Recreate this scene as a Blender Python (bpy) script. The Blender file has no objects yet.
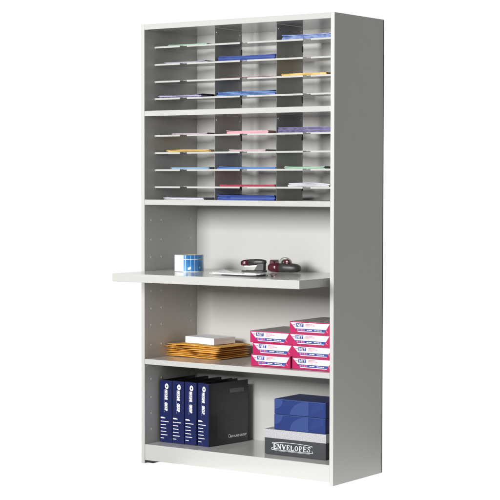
import bpy, bmesh, math, random
from mathutils import Vector, Matrix
random.seed(7)
C = bpy.data.collections.new('scene'); bpy.context.scene.collection.children.link(C)
W, D, H = 1.103, 0.440, 2.134
T = 0.0205

# ------------------------------------------------------------------ materials
MATS = {}
def mat(name, col, rough=0.5, metal=0.0, col2=None, scale=60, bump=0.0, bscale=400, spec=0.5, coat=0.0, detail=3, trans=0.0, lo=.35, hi=.65, rvar=0.0):
    m = bpy.data.materials.new(name); m.use_nodes = True
    nt = m.node_tree; b = nt.nodes['Principled BSDF']
    b.inputs['Base Color'].default_value = (*col, 1)
    b.inputs['Roughness'].default_value = rough
    b.inputs['Metallic'].default_value = metal
    b.inputs['Specular IOR Level'].default_value = spec
    b.inputs['Coat Weight'].default_value = coat
    b.inputs['Transmission Weight'].default_value = trans
    tc = nt.nodes.new('ShaderNodeTexCoord')
    n = nt.nodes.new('ShaderNodeTexNoise'); n.inputs['Scale'].default_value = scale; n.inputs['Detail'].default_value = detail
    nt.links.new(tc.outputs['Object'], n.inputs['Vector'])
    r = nt.nodes.new('ShaderNodeValToRGB')
    c2 = col2 if col2 else tuple(min(1, c*1.04) for c in col)
    r.color_ramp.elements[0].color = (*col, 1); r.color_ramp.elements[1].color = (*c2, 1)
    r.color_ramp.elements[0].position = lo; r.color_ramp.elements[1].position = hi
    nt.links.new(n.outputs['Fac'], r.inputs['Fac']); nt.links.new(r.outputs['Color'], b.inputs['Base Color'])
    if rvar:
        n3 = nt.nodes.new('ShaderNodeTexNoise'); n3.inputs['Scale'].default_value = 6; n3.inputs['Detail'].default_value = 5
        nt.links.new(tc.outputs['Object'], n3.inputs['Vector'])
        mr = nt.nodes.new('ShaderNodeMapRange'); mr.inputs['To Min'].default_value = rough-rvar; mr.inputs['To Max'].default_value = rough+rvar
        nt.links.new(n3.outputs['Fac'], mr.inputs['Value']); nt.links.new(mr.outputs['Result'], b.inputs['Roughness'])
    if bump:
        n2 = nt.nodes.new('ShaderNodeTexNoise'); n2.inputs['Scale'].default_value = bscale; n2.inputs['Detail'].default_value = 2
        nt.links.new(tc.outputs['Object'], n2.inputs['Vector'])
        bp = nt.nodes.new('ShaderNodeBump'); bp.inputs['Strength'].default_value = bump; bp.inputs['Distance'].default_value = .0008
        nt.links.new(n2.outputs['Fac'], bp.inputs['Height']); nt.links.new(bp.outputs['Normal'], b.inputs['Normal'])
    MATS[name] = m
    return m
paint = mat('powder_coated_steel', (.50,.497,.480), .16, spec=.8, bump=.012, bscale=500, scale=40, col2=(.505,.501,.479))
paint_m = mat('powder_coated_steel_matte', (.50,.497,.477), .42, spec=.5, col2=(.507,.503,.483), scale=9, bump=.25, bscale=7)
hole_m = mat('bright_peg_hole_rim', (.75,.75,.73), .3)
dark_m = mat('dark_slot', (.03,.03,.03), .5)
foot_m = mat('black_foot', (.02,.02,.02), .4)

# ------------------------------------------------------------------ mesh builder
class MB:
    def __init__(s): s.bm = bmesh.new(); s.mats = []
    def mi(s, m):
        if m not in s.mats: s.mats.append(m)
        return s.mats.index(m)
    def _add(s, verts, faces, m, bev=0, seg=1, M=None, smooth=False):
        b = bmesh.new()
        vs = [b.verts.new(v) for v in verts]
        for f in faces:
            try: b.faces.new([vs[i] for i in f])
            except ValueError: pass
        bmesh.ops.recalc_face_normals(b, faces=b.faces[:])
        if bev: bmesh.ops.bevel(b, geom=b.edges[:], offset=bev, segments=seg, affect='EDGES', profile=.5)
        if M is not None: b.transform(M)
        i = s.mi(m)
        for f in b.faces: f.material_index = i; f.smooth = smooth
        me = bpy.data.meshes.new('tmp'); b.to_mesh(me); b.free(); s.bm.from_mesh(me); bpy.data.meshes.remove(me)
    def box(s, x0, x1, y0, y1, z0, z1, m, bev=0, seg=1, M=None):
        v = [(x,y,z) for x in (x0,x1) for y in (y0,y1) for z in (z0,z1)]
        f = [(0,1,3,2),(4,6,7,5),(0,4,5,1),(2,3,7,6),(0,2,6,4),(1,5,7,3)]
        s._add(v, f, m, bev, seg, M)
    def prism(s, pts, z0, z1, m, bev=0, M=None, seg=1, smooth=False):      # pts in xy, extruded along z
        n = len(pts)
        v = [(x,y,z0) for x,y in pts]+[(x,y,z1) for x,y in pts]
        f = [tuple(range(n))[::-1], tuple(range(n,2*n))]+[(i,(i+1)%n,(i+1)%n+n,i+n) for i in range(n)]
        s._add(v, f, m, bev, seg, M, smooth)
    def poly(s, pts3, m, M=None):
        s._add(pts3, [tuple(range(len(pts3)))], m, M=M)
    def lathe(s, prof, m, n=48, M=None, a0=0, a1=2*math.pi, smooth=True):  # prof (r,z) open list
        full = abs(a1-a0-2*math.pi) < 1e-6
        k = n if full else n+1
        v = []; f = []
        for i in range(k):
            a = a0+(a1-a0)*i/n
            for r, z in prof: v.append((r*math.cos(a), r*math.sin(a), z))
        L = len(prof)
        for i in range(n):
            j = (i+1) % k
            for q in range(L-1): f.append((i*L+q, j*L+q, j*L+q+1, i*L+q+1))
        s._add(v, f, m, M=M, smooth=smooth)
    def tube(s, pts, r, m, n=8, M=None):
        pts = [Vector(p) for p in pts]; v = []; f = []
        for i, p in enumerate(pts):
            t = (pts[min(i+1,len(pts)-1)]-pts[max(i-1,0)]).normalized()
            a = t.orthogonal().normalized() if i == 0 else (prev - t*prev.dot(t)).normalized()
            prev = a; b_ = t.cross(a)
            for k in range(n):
                an = 2*math.pi*k/n; v.append(tuple(p+(a*math.cos(an)+b_*math.sin(an))*r))
        for i in range(len(pts)-1):
            for k in range(n): f.append((i*n+k, i*n+(k+1)%n, (i+1)*n+(k+1)%n, (i+1)*n+k))
        f.append(tuple(range(n))); f.append(tuple(range((len(pts)-1)*n, len(pts)*n)))
        s._add(v, f, m, M=M, smooth=True)
    def loft(s, sections, m, M=None, smooth=True):                        # list of closed rings, same count
        n = len(sections[0]); v = [p for r in sections for p in r]; f = []
        for i in range(len(sections)-1):
            for k in range(n): f.append((i*n+k, i*n+(k+1)%n, (i+1)*n+(k+1)%n, (i+1)*n+k))
        f.append(tuple(range(n))); f.append(tuple(range((len(sections)-1)*n, len(sections)*n)))
        s._add(v, f, m, M=M, smooth=smooth)
    def text(s, body, m, M, size=1.0, depth=.0002, offset=0.0, shear=0.0, align='LEFT', space=1.0):
        cu = bpy.data.curves.new('txt', 'FONT'); cu.body = body; cu.size = size; cu.extrude = depth; cu.offset = offset
        cu.shear = shear; cu.align_x = align; cu.space_character = space; cu.resolution_u = 4
        o = bpy.data.objects.new('txt', cu); bpy.context.scene.collection.objects.link(o)
        dg = bpy.context.evaluated_depsgraph_get(); dg.update()
        me = bpy.data.meshes.new_from_object(o.evaluated_get(dg))
        me.transform(M); i = s.mi(m)
        for p in me.polygons: p.material_index = i
        s.bm.from_mesh(me)
        bpy.data.objects.remove(o); bpy.data.curves.remove(cu); bpy.data.meshes.remove(me)
    def build(s, name, parent=None, loc=None, rz=0.0):
        me = bpy.data.meshes.new(name); s.bm.to_mesh(me); s.bm.free()
        for m in s.mats: me.materials.append(m)
        o = bpy.data.objects.new(name, me); C.objects.link(o)
        if parent: o.parent = parent
        if loc: o.location = loc
        o.rotation_euler = (0,0,rz)
        return o
def thing(name, label, cat, loc=(0,0,0), rz=0.0, group=None):
    o = bpy.data.objects.new(name, None); C.objects.link(o); o.empty_display_size = .05
    o.location = loc; o.rotation_euler = (0,0,rz); tag(o, label, cat, group); return o
def tag(o, label, cat, group=None):
    o['label'] = label; o['category'] = cat
    if group: o['group'] = group
    return o
def copy_tree(o, parent=None):
    c = o.copy(); C.objects.link(c); c.parent = parent
    for ch in list(o.children): copy_tree(ch, c)
    return c
# frames: text plane facing -Y (front): x right, y up ; facing +X (side): x -> +Y
def front(x, y, z, s=1): return Matrix(((1,0,0,x),(0,0,-1,y),(0,1,0,z),(0,0,0,1)))
def side(x, y, z): return Matrix(((0,0,1,x),(1,0,0,y),(0,1,0,z),(0,0,0,1)))

# ------------------------------------------------------------------ studio backdrop
em = bpy.data.materials.new('glowing_white_floor'); em.use_nodes = True
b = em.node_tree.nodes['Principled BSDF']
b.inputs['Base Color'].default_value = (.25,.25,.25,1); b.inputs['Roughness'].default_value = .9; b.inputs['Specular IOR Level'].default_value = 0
b.inputs['Emission Color'].default_value = (1,1,1,1); b.inputs['Emission Strength'].default_value = .97  # floor given its own glow, keeping the ground white and free of shadows
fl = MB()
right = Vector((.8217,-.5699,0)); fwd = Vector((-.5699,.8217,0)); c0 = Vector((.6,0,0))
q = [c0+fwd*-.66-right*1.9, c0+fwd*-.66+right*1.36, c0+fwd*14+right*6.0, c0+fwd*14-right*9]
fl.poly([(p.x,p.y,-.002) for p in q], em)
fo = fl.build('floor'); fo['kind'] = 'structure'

# ------------------------------------------------------------------ cabinet
cab = thing('mail_sorter_cabinet', 'tall light grey steel mailroom cabinet with sorter slots, pull-out worktop and open shelves', 'cabinet')
def side_panel(x0, x1, inner):
    m = MB(); m.box(x0, x1, 0, D, 0, H, paint_m, .0016, 2)
    # back flange seam
    m.box(x0-(.0012 if inner > 0 else -.0003), x1+(.0012 if inner < 0 else -.0003), D-.007, D-.004, .004, H-.004, dark_m)
    xs = x1 if inner > 0 else x0
    for z in [1.187,1.0915,1.006,.840,.755,.674,.577,.4085,.3199,.2411,.1623]:
        for y in (.053,.134,.380):
            a = Matrix.Translation((xs, y, z)) @ Matrix.Rotation(math.pi/2*inner, 4, 'Y')
            m.lathe([(.0048,-.0002),(.0048,.0008),(.0030,.0016),(.0022,.0008)], hole_m, 12, M=a)
            m.lathe([(.0022,.0007),(0.0001,.0007)], dark_m, 12, M=a)
    return m.build('side_panel', cab)
side_panel(0, T, 1); side_panel(W-T, W, -1)
for z in [2.031,1.947,1.864,1.781,1.602,1.518,1.435,1.352]:
    pass
ix0, ix1 = T, W-T
m = MB(); m.box(ix0, ix1, .0008, D-.001, H-.026, H-.0004, paint, .0012); m.build('top_panel', cab)
m = MB(); m.box(ix0, ix1, .430, .436, .02, H-.026, paint_m); m.build('back_panel', cab)
def shelf(z, y0=.0008, t=.026):
    m = MB(); m.box(ix0+.0006, ix1-.0006, y0, .430, z-t, z, paint, .0022, 3); return m.build('shelf', cab)
for z in (1.717, 1.288, .512): shelf(z)
m = MB(); m.box(ix0+.0006, ix1-.0006, .0178, .430, .074, .0938, paint)
m.box(ix0+.0006, ix1-.0006, .0015, .02, .016, .0942, paint, .0018, 3); m.build('base_shelf', cab)
for x in (.045, W-.045):
    for y in (.09, .39):
        m = MB(); m.lathe([(0.0001,0),(.019,0),(.019,.006),(.006,.008),(.006,.03),(.0001,.03)], foot_m, 20, M=Matrix.Translation((x,y,0))); m.build('foot', cab)
# black corner bracket seen under the plinth at the left
m = MB(); m.box(ix0+.001, ix0+.05, .004, .06, .005, .0155, foot_m); m.build('corner_bracket', cab)
# pull-out work surface
m = MB(); m.prism([(.0225,-.250),(1.060,-.217),(1.072,.40),(.030,.40)], .902, .9405, paint, .0022, seg=3); m.build('work_surface', cab)
# dividers and sorter shelves
DX = (.374, .728)
for z0, z1 in ((1.717, H-.026), (1.288, 1.691)):
    for x in DX:
        m = MB(); m.box(x-.0003, x+.0003, .093, .318, z0+.0005, z1-.0005, paint_m)
        for y in (.108, .300):
            m.lathe([(.0035,0),(.0035,.0016),(.0001,.0022)], hole_m, 12, M=Matrix.Translation((x+.0003,y,z1-.022)) @ Matrix.Rotation(math.pi/2,4,'Y'))
        for zz in (z1-.105, z1-.345):
            m.box(x+.0008, x+.0030, .309, .3175, zz-.014, zz+.014, dark_m)
        m.build('divider', cab)
cols = [(ix0, DX[0]), (DX[0], DX[1]), (DX[1], ix1)]
for z in [2.031,1.947,1.864,1.781,1.602,1.518,1.435,1.352]:
    m = MB()
    m.box(ix0+.001, ix1-.001, .100, .318, z-.0016, z, paint)
    edges = [ix0+.001]
    for a, b_ in cols:
        c = (a+b_)/2; edges += [c-.021, c+.021]
    edges.append(ix1-.001)
    for i in range(0, len(edges), 2):
        a, b_ = edges[i], edges[i+1]
        ch = .006
        pts = [(a if i == 0 else a-0.0, .080), (b_, .080), (b_+(ch if i < 6 else 0), .0995), (a-(ch if i > 0 else 0), .0995)]
        m.prism(pts, z-.0016, z, paint)
        m.box(a, b_, .0785, .0802, z-.0085, z, paint, .0006)
    m.box(ix0+.001, ix0+.003, .085, .30, z-.012, z-.0016, paint)
    m.box(ix1-.003, ix1-.001, .085, .30, z-.012, z-.0016, paint)
    m.build('sorter_shelf', cab)

# ------------------------------------------------------------------ papers in the slots
def paper(name, col, col2=None, rough=.6, scale=40, coat=0, lo=.4, hi=.6):
    return mat(name, col, rough, col2=col2, scale=scale, coat=coat, lo=lo, hi=hi, detail=2)
def stack(kind, label, cat, x0, x1, z, t, mats, n=5, y0=.098, y1=.312, jit=.0055, rz=0.0, lift=0.0, group='mail lying in the sorter slots'):
    m = MB(); w = x1-x0; d = y1-y0; h = t/n
    for i in range(n):
        a = random.uniform(-jit, jit)
        M = Matrix.Translation((random.uniform(-jit,jit), random.uniform(0,jit*1.5), 0)) @ Matrix.Rotation(a*1.5, 4, 'Z')
        # each leaf sags a little: build as strip of a few quads
        k = 8; top = []; bot = []
        bow = lift*(i+1)/n
        cl, cr_ = (random.uniform(0,.0016)*(i+1)/n+(.003*random.random() if i == n-1 and n > 2 else 0) for _ in range(2))
        for j in range(k+1):
            u = j/k; x = -w/2+w*u
            dz = bow*4*u*(1-u)+cl*max(0,1-u*4)**2+cr_*max(0,u*4-3)**2 + random.uniform(-.0002,.0002)
            bot.append((x, i*h+dz+.0001)); top.append((x, (i+1)*h+dz-h*.12))
        pts = bot+top[::-1]
        R = Matrix(((1,0,0,0),(0,0,1,0),(0,1,0,0),(0,0,0,1)))
        m.prism(pts, -d/2, d/2, mats[i % len(mats)], M=M @ R)
    o = m.build(kind, None, ((x0+x1)/2, (y0+y1)/2, z+.0006), rz)
    return tag(o, label, cat, group)
P = {}
P['green'] = paper('pale_green_paper', (.34,.46,.36)); P['lgreen'] = paper('mint_paper', (.28,.50,.36))
P['lav'] = paper('pale_lavender_paper', (.42,.41,.50)); P['white'] = paper('white_paper', (.66,.66,.70))
P['blue'] = paper('strong_blue_card', (.010,.036,.22), (.014,.045,.27)); P['blue2'] = paper('mid_blue_card', (.025,.075,.30))
P['maroon'] = paper('dark_maroon_paper', (.16,.03,.04)); P['yellow'] = paper('amber_envelope_paper', (.72,.45,.10)); P['yell2'] = paper('light_amber_paper', (.80,.58,.22))
P['purp'] = paper('purple_printed_paper', (.07,.06,.14), (.16,.15,.25), scale=45)
P['lblue'] = paper('light_blue_printed_card', (.08,.13,.36), (.22,.30,.52), scale=30)
P['vio'] = paper('violet_printed_card', (.075,.065,.18), (.17,.155,.31), scale=22)
P['sky'] = paper('sky_blue_paper', (.14,.29,.46)); P['azure'] = paper('azure_paper', (.07,.18,.46))
P['pink'] = paper('pink_paper', (.72,.36,.41)); P['ppink'] = paper('pale_pink_paper', (.50,.39,.40)); P['red'] = paper('crimson_paper', (.32,.015,.04))
P['navy'] = paper('navy_card', (.02,.03,.12)); P['cream'] = paper('pale_blue_sheet', (.34,.46,.60))
s1 = [2.031,1.947,1.864,1.781,1.717]; s2 = [1.602,1.518,1.435,1.352,1.288]
stack('paper_stack','thin pale green paper in the top left sorter slot','paper stack',.088,.323,s1[0],.006,[P['green'],P['lgreen']],3)
stack('card_stack','light blue printed card stack in the top right sorter slot','card stack',.750,1.035,s1[0],.021,[P['lblue']],4)
stack('paper_stack','pale lavender sheets under the thin pale green paper, second slot down at the left','paper stack',.070,.318,s1[1],.006,[P['lav']],3)
stack('folder_stack','strong blue folders in the middle column of the upper sorter, second slot down','folder stack',.388,.714,s1[1],.022,[P['blue'],P['blue'],P['blue2']],5)
stack('paper_stack','very thin dark maroon sheet between the strong blue folders and the blue and white envelopes','paper sheet',.402,.722,s1[2],.004,[P['maroon']],2)
stack('envelope_stack','thin amber envelopes at the right of the upper sorter, below the light blue cards','envelope stack',.750,.995,s1[2],.009,[P['yellow'],P['yell2']],3, lift=.002)
stack('leaflet_stack','purple printed leaflets in the lowest filled slot of the upper sorter, left column','leaflet stack',.030,.290,s1[3],.013,[P['purp'],P['vio'],P['lav']],4)
stack('envelope_stack','mid blue envelopes with light blue edges, lowest filled slot of the upper sorter, middle column','envelope stack',.384,.720,s1[3],.019,[P['blue2'],P['sky'],P['blue2'],P['lblue']],7, jit=.005, lift=.002)
stack('paper_stack','pale pink sheets in the left column just below the thick shelf','paper stack',.108,.320,s2[0],.006,[P['ppink'],P['lav']],3)
stack('paper_stack','bright pink paper in the top middle slot of the lower sorter','paper stack',.435,.672,s2[0],.013,[P['pink']],4)
stack('card_stack','violet printed card stack in the top right slot of the lower sorter','card stack',.728,1.040,s2[0],.026,[P['vio'],P['purp']],5)
stack('envelope_stack','bulging amber envelopes in the left column of the lower sorter','envelope stack',.082,.338,s2[1],.007,[P['yellow'],P['yell2']],3, lift=.005)
stack('paper_stack','dull pink sheets below the bright pink paper','paper stack',.453,.662,s2[1],.008,[P['ppink']],3)
stack('paper_stack','sky blue paper under the bulging amber envelopes','paper stack',.107,.335,s2[2],.009,[P['sky'],P['cream']],3)
stack('paper_stack','azure blue paper in the middle column between pink and crimson papers','paper stack',.386,.721,s2[2],.009,[P['azure']],3)
stack('paper_stack','mint green paper in the right column of the lower sorter','paper stack',.766,.985,s2[2],.009,[P['lgreen'],P['green']],3)
stack('folder_stack','crimson folder lying above the deep blue folders','folder',.400,.716,s2[3],.009,[P['red']],2)
stack('paper_stack','loose bowed white sheets in the right column of the lower sorter','paper stack',.788,1.012,s2[3],.013,[P['white']],4, jit=.006, lift=.006)
stack('paper_stack','white papers lying on the thick shelf at the bottom left of the lower sorter','paper stack',.060,.300,s2[4],.009,[P['white'],P['lav']],4, jit=.006)
stack('folder_stack','deep blue folders lying on the thick shelf under the lower sorter','folder stack',.386,.716,s2[4],.022,[P['blue'],P['blue2'],P['blue']],4, jit=.005)

# ------------------------------------------------------------------ label roll on the work surface
lr_w = mat('white_label_paper', (.82,.82,.84), .35)
lr_b = mat('blue_printed_label', (.02,.15,.42), .25, col2=(.06,.27,.56), scale=22, coat=.4, lo=.35, hi=.7)
lr_l = mat('pale_blue_print', (.30,.58,.80), .3)
core_m = mat('card_core', (.45,.36,.26), .8)
ZT = .9410
roll = thing('label_roll', 'upright roll of blue and white labels standing at the left of the worktop', 'label roll', (.2115,.1070,ZT), math.atan2(-.8217,.5699))
R0 = .070; RH = .0805
m = MB(); A = math.radians
m.lathe([(R0,.0008),(R0,RH)], lr_b, 72); m.lathe([(R0,.0008),(.038,.0008)], lr_w, 72); m.lathe([(R0,RH),(.038,RH)], lr_w, 72)
m.build('label_web', roll)
m = MB(); m.lathe([(.038,0),(.038,RH+.0004),(.035,RH+.0004),(.035,0),(.038,0)], core_m, 48); m.build('core', roll)
m = MB()
# local +x points to the camera side; white panel spans the viewer's left
m.lathe([(R0+.0007,.0012),(R0+.0007,RH-.0004)], lr_w, 40, a0=A(-100), a1=A(-21))
m.lathe([(R0+.0006,RH*.745),(R0+.0006,RH*.78)], lr_w, 60, a0=A(-21), a1=A(110))
m.lathe([(R0+.0006,RH*.0),(R0+.0006,RH*.035)], lr_w, 60, a0=A(-21), a1=A(110))
for a, w_, mm in ((-14,3,lr_l),(7,1.6,lr_l),(24,1.4,lr_w),(38,1.2,lr_l),(61,1.5,lr_l)):
    m.lathe([(R0+.0005,.002),(R0+.0005,RH-.001)], mm, 6, a0=A(a), a1=A(a+w_))
m.lathe([(R0+.0009,RH*.12),(R0+.0009,RH*.27)], lr_w, 8, a0=A(-3), a1=A(5))
m.lathe([(R0+.0009,RH*.17),(R0+.0009,RH*.31)], lr_w, 8, a0=A(3), a1=A(9))
m.lathe([(R0+.0009,RH*.2),(R0+.0009,RH*.3)], lr_l, 8, a0=A(44), a1=A(52))
m.build('printed_panel', roll)

# ------------------------------------------------------------------ curled leaflets
gl = mat('glossy_white_leaflet', (.84,.84,.86), .22, coat=.3)
mat('leaflet_shade_block', (.05,.05,.055), .5)
def leaflet(m, w, d, zc, curl, ang, dx, dy, t=.0022):
    nx, ny = 24, 12; v = []; f = []
    def hz(u, v_):
        a = max(0, (.26-u)/.26)**1.8*curl*(.35+.65*v_) + max(0,(u-.8)/.2)**2*.002
        return a
    for k in (0, 1):
        for i in range(nx+1):
            for j in range(ny+1):
                u, q_ = i/nx, j/ny
                v.append(((u-.5)*w, (q_-.5)*d, zc+hz(u, q_)+k*t))
    N = (nx+1)*(ny+1); I = lambda i, j, k: k*N+i*(ny+1)+j
    for i in range(nx):
        for j in range(ny):
            f.append((I(i,j,1),I(i+1,j,1),I(i+1,j+1,1),I(i,j+1,1))); f.append((I(i,j,0),I(i,j+1,0),I(i+1,j+1,0),I(i+1,j,0)))
    for i in range(nx):
        f.append((I(i,0,0),I(i+1,0,0),I(i+1,0,1),I(i,0,1))); f.append((I(i,ny,0),I(i,ny,1),I(i+1,ny,1),I(i+1,ny,0)))
    for j in range(ny):
        f.append((I(0,j,0),I(0,j,1),I(0,j+1,1),I(0,j+1,0))); f.append((I(nx,j,0),I(nx,j+1,0),I(nx,j+1,1),I(nx,j,1)))
    m._add(v, f, gl, M=Matrix.Translation((dx,dy,0)) @ Matrix.Rotation(ang,4,'Z'), smooth=False)
m = MB()
leaflet(m, .280, .105, .0050, .004, A(-2), 0, 0, .0022); leaflet(m, .262, .100, .0078, .013, A(5), .006, .010, .0018)
m.box(-.08,.13,-.035,.045,.0003,.0046,MATS['leaflet_shade_block'],.0004)  # dark block added as the shade under the raised leaflets
o = m.build('leaflet', None, (.610,-.035,ZT), A(-2)); tag(o, 'glossy white leaflets with curled left corners lying in front of the stapler', 'leaflet')

# ------------------------------------------------------------------ stapler
mar = mat('maroon_plastic', (.07,.006,.014), .25, coat=.5); gry = mat('charcoal_plastic', (.035,.032,.031), .42); chrome = mat('bright_steel', (.6,.6,.58), .25, metal=1)
def ring(x, w, z0, z1, rnd, n=24, cy=0, p=3.0):
    out = []
    for k in range(n):
        a = 2*math.pi*k/n; c_, s_ = math.cos(a), math.sin(a)
        r = (abs(c_)**p+abs(s_)**p)**(-1/p)
        out.append((x, cy+w/2*c_*r, (z0+z1)/2+(z1-z0)/2*s_*r))
    return out
st = thing('stapler', 'maroon-nosed charcoal stapler standing behind the white leaflets', 'stapler', (.497,.245,ZT), A(8))
m = MB(); m.loft([ring(x,w,z0,z1,0) for x,w,z0,z1 in ((-.062,.020,.0005,.004),(-.058,.032,.0003,.007),(-.02,.036,.0003,.008),(.05,.036,.0003,.009),(.064,.028,.0003,.010))], gry); m.build('base', st)
m = MB(); m.box(-.050,-.036,-.012,.012,.0072,.0090,chrome,.0004)
m.build('anvil', st)
m = MB(); m.loft([ring(x,w,z0,z1,0) for x,w,z0,z1 in ((-.067,.016,.034,.047),(-.064,.026,.030,.052),(-.052,.031,.0285,.057),(-.022,.032,.029,.0605))], mar); m.build('nose', st)
m = MB(); m.loft([ring(x,w,z0,z1,0) for x,w,z0,z1 in ((-.0225,.0325,.0288,.0607),(.015,.033,.032,.0622),(.045,.032,.036,.0615),(.062,.026,.039,.058),(.066,.014,.044,.053))], gry); m.build('handle', st)
m = MB(); m.prism([(-.048,.0225),(-.048,.030),(.05,.040),(.05,.028),(-.01,.024)], -.008, .008, chrome, .0005, M=Matrix(((1,0,0,0),(0,0,-1,0),(0,1,0,0),(0,0,0,1)))); m.build('magazine', st)
m = MB(); m.prism([(.008,.008),(.058,.009),(.060,.042),(.028,.042),(.020,.026)], -.0145, .0145, gry, .001, M=Matrix(((1,0,0,0),(0,0,-1,0),(0,1,0,0),(0,0,0,1)))); m.build('hinge_block', st)

# ------------------------------------------------------------------ tape dispenser
td = thing('tape_dispenser', 'maroon and charcoal tape dispenser with a clear roll, right end of the worktop', 'tape dispenser', (.657,.270,ZT), A(6))
secs = ((-.020,.058,.001,.046),(.01,.060,.001,.047),(.04,.060,.001,.046),(.066,.054,.003,.043),(.080,.038,.008,.036),(.085,.020,.014,.030))
m = MB(); m.loft([ring(*s_,0,p=2.4) for s_ in secs], gry); m.build('body', td)
m = MB(); m.loft([ring(*s_,0,p=2.3) for s_ in ((-.084,.018,.013,.030),(-.080,.034,.007,.040),(-.068,.052,.002,.047),(-.045,.058,.001,.048),(-.0205,.0585,.0008,.0468))], mar); m.build('front_cover', td)
m = MB(); m.prism([(-.073,.040),(-.070,.060),(-.060,.062),(-.050,.060),(-.047,.042)], -.017, .017, mar, .002, M=Matrix(((1,0,0,0),(0,0,-1,0),(0,1,0,0),(0,0,0,1)))); m.build('cutter_head', td)
m = MB(); m.prism([(-.043,.042),(-.041,.062),(-.038,.062),(-.036,.042)], -.014, .014, mar, .0008, M=Matrix(((1,0,0,0),(0,0,-1,0),(0,1,0,0),(0,0,0,1)))); m.build('blade_guard', td)
tape = mat('clear_tape_roll', (.26,.265,.24), .2, coat=.5)
RM = Matrix.Translation((.004,0,.045)) @ Matrix.Rotation(math.pi/2,4,'X')
m = MB(); m.lathe([(.016,-.010),(.029,-.010),(.029,.010),(.016,.010),(.016,-.010)], tape, 48, M=RM); m.build('tape_roll', td)
m = MB(); m.lathe([(.0001,-.0165),(.013,-.0165),(.0155,-.014),(.0155,.014),(.013,.0165),(.0001,.0165)], mar, 32, M=Matrix.Translation((.018,0,.050)) @ Matrix.Rotation(math.pi/2,4,'X')); m.build('hub', td)

# ------------------------------------------------------------------ binder clip on worktop
wire = mat('dark_wire', (.12,.12,.12), .3, metal=.8)
m = MB()
m.prism([(-.012,.0005),(.012,.0005),(.004,.010),(-.004,.010)], -.010, .010, gry, .0006, M=Matrix(((1,0,0,0),(0,0,-1,0),(0,1,0,0),(0,0,0,1))))
for s_ in (-1, 1):
    m.tube([(s_*.008,-.008,.004),(s_*.020,-.007,.007),(s_*.030,-.004,.010),(s_*.033,0,.011),(s_*.030,.004,.010),(s_*.020,.007,.007),(s_*.008,.008,.004)], .0011, wire)
o = m.build('binder_clip', None, (.795,-.055,ZT), A(10)); tag(o, 'small dark wire-handled clip lying in front of the tape dispenser', 'binder clip')

# ------------------------------------------------------------------ padded manila envelopes
ZS = .5126
man = [mat('manila_paper_%s' % 'abc'[i], c, .65, col2=c2, scale=18, bump=.3, bscale=60) for i, (c, c2) in enumerate((((.62,.30,.035),(.72,.40,.08)),((.66,.36,.06),(.76,.46,.12)),((.54,.24,.030),(.66,.33,.05))))]
def padded(w, d, t, mt, flap):
    m = MB(); nx, ny = 18, 10; v = []; f = []
    rr = [random.uniform(0, 6.28) for _ in range(4)]
    def sh(u, q_): return (1-abs(2*u-1)**5)*(1-abs(2*q_-1)**5)
    for k in (0, 1):
        for i in range(nx+1):
            for j in range(ny+1):
                u, q_ = i/nx, j/ny
                wob = .0022*math.sin(6*u+rr[0]+3*q_)+.0015*math.sin(13*u+rr[1])+.0013*math.sin(23*u+rr[2]+5*q_)+.0012*math.sin(7*q_+rr[2])
                z = t/2+(1 if k else -1)*(t*.46*sh(u,q_)**.5+.0006)+wob*(.8 if k else .35)
                ex = .003*math.sin(11*q_+rr[3]); ey = .0028*math.sin(9*u+rr[1])+.001*math.sin(31*u)
                v.append(((u-.5)*w+ex, (q_-.5)*d+ey, z))
    N = (nx+1)*(ny+1); I = lambda i, j, k: k*N+i*(ny+1)+j
    for i in range(nx):
        for j in range(ny):
            f.append((I(i,j,1),I(i+1,j,1),I(i+1,j+1,1),I(i,j+1,1))); f.append((I(i,j,0),I(i,j+1,0),I(i+1,j+1,0),I(i+1,j,0)))
    for i in range(nx):
        f.append((I(i,0,0),I(i+1,0,0),I(i+1,0,1),I(i,0,1))); f.append((I(i,ny,0),I(i,ny,1),I(i+1,ny,1),I(i+1,ny,0)))
    for j in range(ny):
        f.append((I(0,j,0),I(0,j,1),I(0,j+1,1),I(0,j+1,0))); f.append((I(nx,j,0),I(nx,j+1,0),I(nx,j+1,1),I(nx,j,1)))
    m._add(v, f, mt, smooth=True)
    if flap:
        # folded flap at the right end
        fw = .045
        m.prism([(w/2-fw,t*.93),(w/2-.004,t*.80),(w/2+.004,t*.55),(w/2+.001,t*.40),(w/2-.006,t*.74),(w/2-fw,t*.88)], -d/2+.012, d/2-.012, mt, M=Matrix(((1,0,0,0),(0,0,-1,0),(0,1,0,0),(0,0,0,1))))
    return m
names7 = ['bottom', 'second from the bottom', 'third from the bottom', 'middle', 'third from the top', 'second from the top', 'topmost']
zc = ZS
for i in range(7):
    t = .0092
    w = .352 - (.018 if i in (5, 6) else 0) + random.uniform(-.006,.006)
    m = padded(w, .245, t, man[i % 3], i in (3, 5, 6))
    o = m.build('padded_envelope', None, (.200+random.uniform(-.011,.011)+.004*(i > 4), .275+random.uniform(-.009,.009), zc), A(-4+random.uniform(-5,5)))
    tag(o, 'manila padded envelope, %s of the pile on the shelf' % names7[i], 'envelope', 'manila padded envelopes in one pile')
    zc += t+.0001
ZM = zc
wb = mat('white_carton', (.78,.78,.80), .45)
m = MB(); m.box(-.100,.100,-.075,.075,.0005,.033,wb,.0015,2); m.box(-.1003,.1003,-.0753,.0753,.0215,.0222,mat('carton_seam',(.55,.55,.56),.6))
o = m.build('white_box', None, (.205,.290,ZM), A(-9)); tag(o, 'small plain white box lying on top of the manila envelope pile', 'box')

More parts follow.
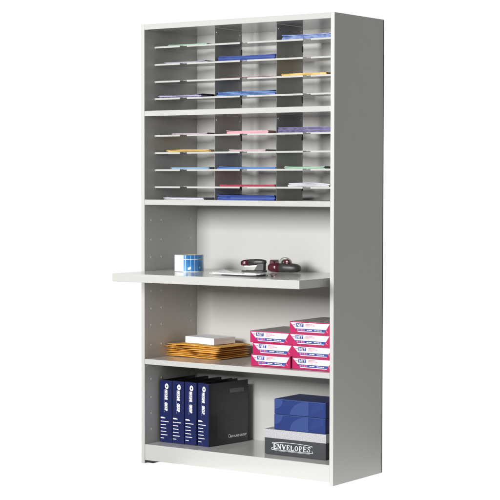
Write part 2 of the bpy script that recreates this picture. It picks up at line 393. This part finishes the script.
# ------------------------------------------------------------------ magenta paper boxes
mg = mat('magenta_print', (.42,.004,.090), .35, coat=.2); bw = mat('box_white_print', (.68,.66,.70), .4, coat=.2); bb = mat('box_blue_print', (.028,.055,.26), .4); pk = mat('box_lilac_print', (.35,.10,.38), .4); rd = mat('box_red_print', (.65,.15,.22), .4)
kraft = mat('grey_board_top', (.30,.27,.26), .6, col2=(.33,.30,.285), scale=30)
BWd, BD, BH = .222, .290, .0548
def paper_box():
    r = thing('paper_box', 'x', 'box', group='magenta and white paper boxes stacked on the shelf')
    m = MB()
    m.box(0, BWd, 0, BD, .0004, BH-.0006, mg, .0008)
    m.box(.002, BWd-.002, .002, BD-.002, BH-.002, BH-.0001, kraft)
    m.build('carton', r)
    m = MB(); e = -.0006
    def qd(pts, mm, y=e): m.poly([(x*BWd, y, z*BH) for x, z in pts], mm)
    qd([(.02,.91),(.98,.91),(.85,.14),(.205,.14)], bw)
    xl = lambda z: .02+(.91-z)/.77*.185; xr = lambda z: .98-(.91-z)/.77*.13
    qd([(xl(.42),.42),(xr(.42),.42),(xr(.20),.20),(xl(.20),.20)], bb, -.0010)
    qd([(.155,.86),(.345,.86),(.345,.56),(.155,.56)], bb, -.0010)
    for i in range(4): qd([(.185+i*.052,.39),(.225+i*.052,.39),(.225+i*.052,.24),(.185+i*.052,.24)], pk if i % 2 else rd, -.0014)
    for j, L in enumerate((.16,.22,.10)): 
        for s0, s1_ in ((0,.4),(.45,.7),(.75,1)): qd([(.40+L*s0,.82-j*.10),(.40+L*s1_,.82-j*.10),(.40+L*s1_,.775-j*.10),(.40+L*s0,.775-j*.10)], rd, -.0010)
    for s0, s1_ in ((.43,.47),(.48,.55),(.61,.66),(.67,.74),(.75,.79)): qd([(s0,.345),(s1_,.345),(s1_,.275),(s0,.275)], bw, -.0014)
    for s0, s1_ in ((.075,.10),(.105,.14)): qd([(s0,.76),(s1_,.76),(s1_,.68),(s0,.68)], rd, -.0010)
    qd([(.885,.36),(.90,.40),(.945,.22),(.93,.18)], rd, -.0010)
    m.text('NET', bw, front(.25*BWd, -.0014, .60*BH), size=.0175, offset=.0004, shear=.1, align='CENTER', depth=.0001)
    m.build('printed_label', r)
    return r
pb = paper_box(); first = True
lab = {(0,0):'magenta and white paper box at the bottom of the left, three-high stack',(0,1):'magenta and white paper box in the middle of the left, three-high stack',(0,2):'magenta and white paper box on top of the left, three-high stack',
       (1,0):'magenta and white paper box at the bottom of the right, four-high stack',(1,1):'magenta and white paper box second from the bottom of the right, four-high stack',(1,2):'magenta and white paper box third from the bottom of the right, four-high stack',(1,3):'magenta and white paper box on top of the right, four-high stack'}
for c, xs in ((0,(.612,.621,.609)),(1,(.846,.845,.830,.832))):
    for i, x in enumerate(xs):
        o = pb if first else copy_tree(pb); first = False
        o.location = (x, .055+random.uniform(-.003,.003), ZS+i*.0551); o.rotation_euler = (0,0,A(random.uniform(-.6,.6))); o['label'] = lab[(c,i)]

# ------------------------------------------------------------------ ring binders
nv = mat('navy_vinyl_spine', (.006,.012,.078), .30, coat=.2); bk = mat('black_vinyl_cover', (.008,.008,.014), .32, coat=.2, col2=(.013,.013,.022), scale=8, lo=.2,hi=.8); wt = mat('white_ink', (.80,.80,.86), .5); pg = mat('binder_pages', (.05,.05,.05), .6); pock = mat('grey_label_pocket', (.11,.11,.125), .3); dim = mat('faded_ink', (.33,.33,.50), .5); lpk = mat('faint_grey_print', (.024,.024,.031), .35)
BS, BDp, BHt = .0735, .280, .306
def binder():
    r = thing('ring_binder', 'x', 'ring binder', group='navy ring binders in a row')
    m = MB(); m.box(0, BS, 0, .004, .0005, BHt, nv, .0012, 2)
    m.build('spine', r)
    for x in (0.0002, BS-.0034):
        m = MB(); m.box(x, x+.0032, .0042, BDp, .0008, BHt-.0006, bk, .0010, 2); m.build('cover', r)
    m = MB()
    m.box(.006, BS-.006, .010, BDp-.014, .008, BHt-.016, pg)
    m.build('page_block', r)
    # print on the spine
    m = MB()
    cx = BS*.50
    def tm(x, z): return Matrix.Translation((x,-.0007,z)) @ Matrix(((0,1,0,0),(0,0,-1,0),(-1,0,0,0),(0,0,0,1)))   # text reads downwards
    sq = Matrix.Diagonal((.56,1,1,1))
    m.text('MAYLINE', wt, tm(cx-.004, BHt-.045) @ sq, size=.0215, offset=.0015, shear=.15, depth=.0001)
    m.text('GROUP', wt, tm(cx-.004, BHt-.108) @ sq, size=.0215, offset=.0015, shear=.15, depth=.0001)
    ringm = tm(cx+.007, BHt-.029)
    prev = None
    ro, ri = .0140, .0050
    for k in range(28):
        a, b_ = 2*math.pi*k/28, 2*math.pi*(k+1)/28
        m.poly([tuple(ringm @ Vector((r_*math.cos(t_), r_*math.sin(t_)*.78, .0001))) for r_, t_ in ((ri,a),(ro,a),(ro,b_),(ri,b_))], wt)
    for k in range(12):
        z = BHt-.047-k*.0095; m.box(cx-.0095, cx-.0080, -.0008, -.0003, z-.006, z, dim)
    m.build('spine_logo', r); m = MB()
    z = .118
    m.box(.006, .028, -.0009, -.0002, z, z+.0065, wt); m.box(.029,.034,-.0009,-.0002,z,z+.004,wt)
    for k, ln in enumerate((.050,.032,.034,.036,.042,.020)):
        z -= .0165; x = .006
        while x < .006+ln:
            w = random.uniform(.004,.009); m.box(x, min(x+w,.006+ln), -.0009, -.0002, z, z+.0036, wt); x += w+.0012
    m.build('spine_text', r)
    # finger ring hole
    m = MB(); m.lathe([(.0042,-.0002),(.0042,.0012),(.0026,.0012),(.0026,-.0002)], lpk, 16, M=Matrix.Translation((BS-.006,0,BHt-.105)) @ Matrix.Rotation(math.pi/2,4,'X')); m.build('eyelet', r)
    # print on the right cover
    m = MB(); x = BS+.0004
    def rq(y0, y1, z0, z1, mm, o_=0): m.box(x-.0012, x+o_, y0, y1, z0, z1, mm)
    rq(.150,.248,BHt-.056,BHt-.036,pock,.0004)
    m.text('MAYLINE GROUP', wt, side(x+.0002,.152,.030), size=.0150, offset=.0004, shear=.15, depth=.0001)
    for k in range(20):
        a, b_ = 2*math.pi*k/20, 2*math.pi*(k+1)/20
        m.poly([(x+.0003, .146+r_*math.cos(t_), .039+r_*math.sin(t_)) for r_, t_ in ((.006,a),(.0085,a),(.0085,b_),(.006,b_))], wt)
    rq(.02,.07,.19,.193,lpk); rq(.02,.12,.225,.227,lpk); rq(.11,.24,.135,.137,lpk); rq(.11,.24,.115,.1165,lpk); rq(.06,.10,.03,.16,lpk)
    rq(.02,.05,BHt-.075,BHt-.066,lpk)
    m.build('cover_print', r)
    return r
bn = binder()
bl = ['navy ring binder against the cabinet side, leftmost of the four','second navy ring binder from the left end of the row','third navy ring binder from the left end of the row','rightmost navy ring binder showing its black cover with a grey label pocket']
pos = [(.034,.104,1.5),(.1085,.106,2.5),(.1835,.108,3.5),(.2590,.112,8)]
for i, (x, y, a) in enumerate(pos):
    o = bn if i == 0 else copy_tree(bn)
    o.location = (x, y, .0946-(.0)); o.rotation_euler = (0,0,A(-a)); o['label'] = bl[i]

# ------------------------------------------------------------------ blue boxes + envelope box
bx = mat('blue_printed_carton', (.010,.028,.150), .35, coat=.2); bx2 = mat('pale_blue_leaf_print', (.026,.056,.20), .35, coat=.2); bxe = mat('blue_edge', (.05,.09,.27), .4); bxt = mat('navy_carton_top', (.018,.03,.12), .4)
def blue_box(label, loc, rz):
    r = thing('blue_box', label, 'box', loc, rz, 'blue leaf-patterned boxes')
    w, d, h = .285, .215, .0715
    m = MB(); m.box(0, w, 0, d, .0004, h, bx, .0012, 2); m.box(.002,w-.002,.002,d-.002,h-.001,h+.0004,bxt); m.build('carton', r)
    m = MB()
    def shp(pts, mm=bx2, y=-.0006): m.poly([(x*w, y, z*h) for x, z in pts], mm)
    # quarter leaf: centre right; small one at left
    c_ = [(.67,.03),(.67,.97)]
    arc = [(.31+.36*(1-math.cos(t_)), .03+.94*math.sin(t_)) for t_ in [math.pi/2*k/12 for k in range(13)]]
    shp(arc+[(.67,.03)])
    arc2 = [(.015+.155*math.cos(t_), .97-.62*math.sin(t_)) for t_ in [math.pi/2*k/10 for k in range(11)]]
    shp([(.015,.97)]+arc2)
    shp([(.70,.10),(.97,.55),(.97,.95),(.86,.97),(.74,.60)], mat('blue_mid_print',(.012,.034,.165),.35,coat=.2))
    m.box(.002, w-.002, -.0008, .0, h*.965, h*.985, bxe)
    m.build('front_print', r)
    return r
blue_box('lower blue leaf-patterned box, directly on the envelope box', (.711,.106,.2142), A(-.5))
blue_box('upper blue leaf-patterned box, top of the pile beside the binders', (.711,.107,.2142+.0724), A(-.3))
blk = mat('charcoal_carton', (.035,.038,.045), .45); spk = mat('speckled_white_lid', (.34,.34,.36), .6, col2=(.50,.50,.51), scale=260, lo=.42, hi=.58)
silver = mat('silver_ink', (.62,.63,.66), .4)
eb = thing('envelope_box', 'charcoal envelope box with a speckled white lid on the bottom shelf', 'box', (.657,.100,.0946), 0)
ew, ed = .345, .245
m = MB(); m.box(.002, ew-.002, .002, ed-.002, .0004, .100, blk, .001); m.build('carton', eb)
m = MB(); m.box(0, ew, 0, ed, .0775, .1185, spk, .0012, 2); m.build('lid', eb)
# serif lettering from strokes
def seg(a, b_, w):
    w = max(w, .115) if w > .05 else w
    a, b_ = Vector(a), Vector(b_); d = (b_-a).normalized(); n = Vector((-d.y, d.x))*w/2
    return [tuple(a-n), tuple(b_-n), tuple(b_+n), tuple(a+n)]
def glyph(ch):
    th, tn = .26, .14; q_ = []
    def S(a, b_, w): q_.append(seg(a, b_, w))
    def serif(x, y, w=.34): S((x-w/2,y),(x+w/2,y),.07)
    if ch == 'E':
        S((.2,.0),(.2,1),th); S((.05,.035),(.78,.035),.08); S((.05,.965),(.75,.965),.08); S((.2,.5),(.55,.5),.08); S((.75,1),(.75,.76),.08); S((.78,0),(.78,.26),.08); S((.56,.38),(.56,.62),.07); wd = .85
    elif ch == 'N':
        S((.18,0),(.18,1),tn); S((.12,1),(.82,0),th); S((.82,0),(.82,1),tn); serif(.18,.035); serif(.12,.965,.3); serif(.82,.965); wd = 1.0
    elif ch == 'V':
        S((.15,1),(.5,0),th); S((.5,0),(.85,1),tn); serif(.15,.965,.4); serif(.85,.965); wd = 1.0
    elif ch == 'L':
        S((.2,0),(.2,1),th); serif(.2,.965,.4); S((.05,.035),(.78,.035),.08); S((.78,0),(.78,.30),.08); wd = .84
    elif ch == 'O':
        for k in range(20):
            a, b_ = 2*math.pi*k/20, 2*math.pi*(k+1)/20
            q_.append([(.48+.42*math.cos(a),.5+.5*math.sin(a)),(.48+.42*math.cos(b_),.5+.5*math.sin(b_)),(.48+.19*math.cos(b_),.5+.39*math.sin(b_)),(.48+.19*math.cos(a),.5+.39*math.sin(a))])
        wd = .96
    elif ch == 'P':
        S((.2,0),(.2,1),th); serif(.2,.035,.4); S((.05,.965),(.5,.965),.08); S((.2,.47),(.5,.47),.08)
        for k in range(10):
            a, b_ = -math.pi/2+math.pi*k/10, -math.pi/2+math.pi*(k+1)/10
            q_.append([(.48+.32*math.cos(a),.72+.28*math.sin(a)),(.48+.32*math.cos(b_),.72+.28*math.sin(b_)),(.48+.14*math.cos(b_),.72+.22*math.sin(b_)),(.48+.14*math.cos(a),.72+.22*math.sin(a))])
        wd = .86
    elif ch == 'S':
        pts = [(.72,.74),(.66,.90),(.45,.96),(.24,.88),(.20,.72),(.34,.58),(.58,.44),(.70,.28),(.62,.10),(.42,.04),(.20,.12),(.14,.28)]
        for i in range(len(pts)-1): S(pts[i], pts[i+1], .17 if 3 < i < 8 else .10)
        S((.74,1),(.74,.68),.07); S((.12,0),(.12,.32),.07); wd = .84
    return q_, wd
m = MB(); x = 0; total = sum(glyph(c_)[1]+.10 for c_ in 'ENVELOPES')
x0t, x1t = .052, .262; sc = (x1t-x0t)/total; zb, hh = .0290, .0235
lay = 0
for n_, ch in enumerate('ENVELOPES'):
    qs, wd = glyph(ch)
    u = (x+wd/2)/total; hk = hh*(1.0+.28*(abs(2*u-1))**1.5) if 0 else hh*(1.12-.18*math.sin(math.pi*u))
    zo = zb-.001
    for pl_ in qs:
        lay += 1
        m.poly([(x0t+(x+px)*sc, .002-.0006-(lay % 7)*.00003, zo+pz*hk) for px, pz in pl_], silver)
    x += wd+.10
# ribbon outline around the word
def rib(pts, w=.0022):
    for a, b_ in zip(pts, pts[1:]):
        global lay
        lay += 1
        m.poly([(px, .002-.0006-(lay % 7)*.00003, pz) for px, pz in seg(a, b_, w)], silver)
topc = [(.046+.222*k/16, .0570+.0045*math.sin(math.pi*k/16)) for k in range(17)]
rib(topc); rib([(.046,.0570),(.046,.0500)]); rib([(.268,.0570),(.268,.0500)])
rib([(.042,.0240),(.272,.0240)]); rib([(.042,.0240),(.042,.0320)]); rib([(.272,.0240),(.272,.0320)])
rib([(.060,.0200),(.254,.0200)], .0011)
rib([(.042,.0320),(.050,.0320)]); rib([(.264,.0320),(.272,.0320)])
m.build('lettering', eb)

# ------------------------------------------------------------------ world and lamps
sc_ = bpy.context.scene
w = bpy.data.worlds.new('World'); sc_.world = w; w.use_nodes = True
nt = w.node_tree; bg = nt.nodes['Background']
tc = nt.nodes.new('ShaderNodeTexCoord'); dp = nt.nodes.new('ShaderNodeVectorMath'); dp.operation = 'DOT_PRODUCT'
dp.inputs[1].default_value = (-.62,.785,0)
nt.links.new(tc.outputs['Generated'], dp.inputs[0])
cr = nt.nodes.new('ShaderNodeValToRGB'); cr.color_ramp.interpolation = 'EASE'
cr.color_ramp.elements[0].position = .50; cr.color_ramp.elements[0].color = (.225,.228,.215,1)
cr.color_ramp.elements[1].position = .72; cr.color_ramp.elements[1].color = (1.05,1.05,1.05,1)
mr = nt.nodes.new('ShaderNodeMapRange'); mr.inputs['From Min'].default_value = -1; mr.inputs['From Max'].default_value = 1
nt.links.new(dp.outputs['Value'], mr.inputs['Value']); nt.links.new(mr.outputs['Result'], cr.inputs['Fac'])
nt.links.new(cr.outputs['Color'], bg.inputs['Color']); bg.inputs['Strength'].default_value = 1.0

def area(name, loc, target, sx, sy, power, col=(1,1,1)):
    l = bpy.data.lights.new(name, 'AREA'); l.shape = 'RECTANGLE'; l.size = sx; l.size_y = sy; l.energy = power; l.color = col
    o = bpy.data.objects.new(name, l); C.objects.link(o); o.location = loc
    o.rotation_euler = (Vector(target)-Vector(loc)).to_track_quat('-Z','Y').to_euler(); return o
area('studio_softbox', (.0,-5.4,2.25), (.5,.1,2.0), 2.2, 1.5, 440, (1,1,1))
area('studio_fill_lamp', (1.6,-7.0,2.6), (.5,.1,.9), 1.6, 1.6, 22, (1,1,1))

# ------------------------------------------------------------------ camera
cam = bpy.data.cameras.new('camera'); co = bpy.data.objects.new('camera', cam); C.objects.link(co)
yaw, pit, roll_ = -0.6064, -0.04075, 0.001465
f_ = Vector((math.sin(yaw)*math.cos(pit), math.cos(yaw)*math.cos(pit), math.sin(pit)))
rt = Vector((math.cos(yaw), -math.sin(yaw), 0)); up = rt.cross(f_)
c_, s_ = math.cos(roll_), math.sin(roll_)
X, Y = c_*rt+s_*up, -s_*rt+c_*up
co.matrix_world = Matrix(((X.x,Y.x,-f_.x,5.1281),(X.y,Y.y,-f_.y,-6.4645),(X.z,Y.z,-f_.z,1.3788),(0,0,0,1)))
cam.sensor_width = 36; cam.lens = 1693.9/500*36; cam.clip_end = 200
sc_.camera = co
sc_.view_settings.view_transform = 'Standard'; sc_.view_settings.look = 'None'; sc_.view_settings.exposure = 0; sc_.view_settings.gamma = 1
sc_.render.engine = 'CYCLES'
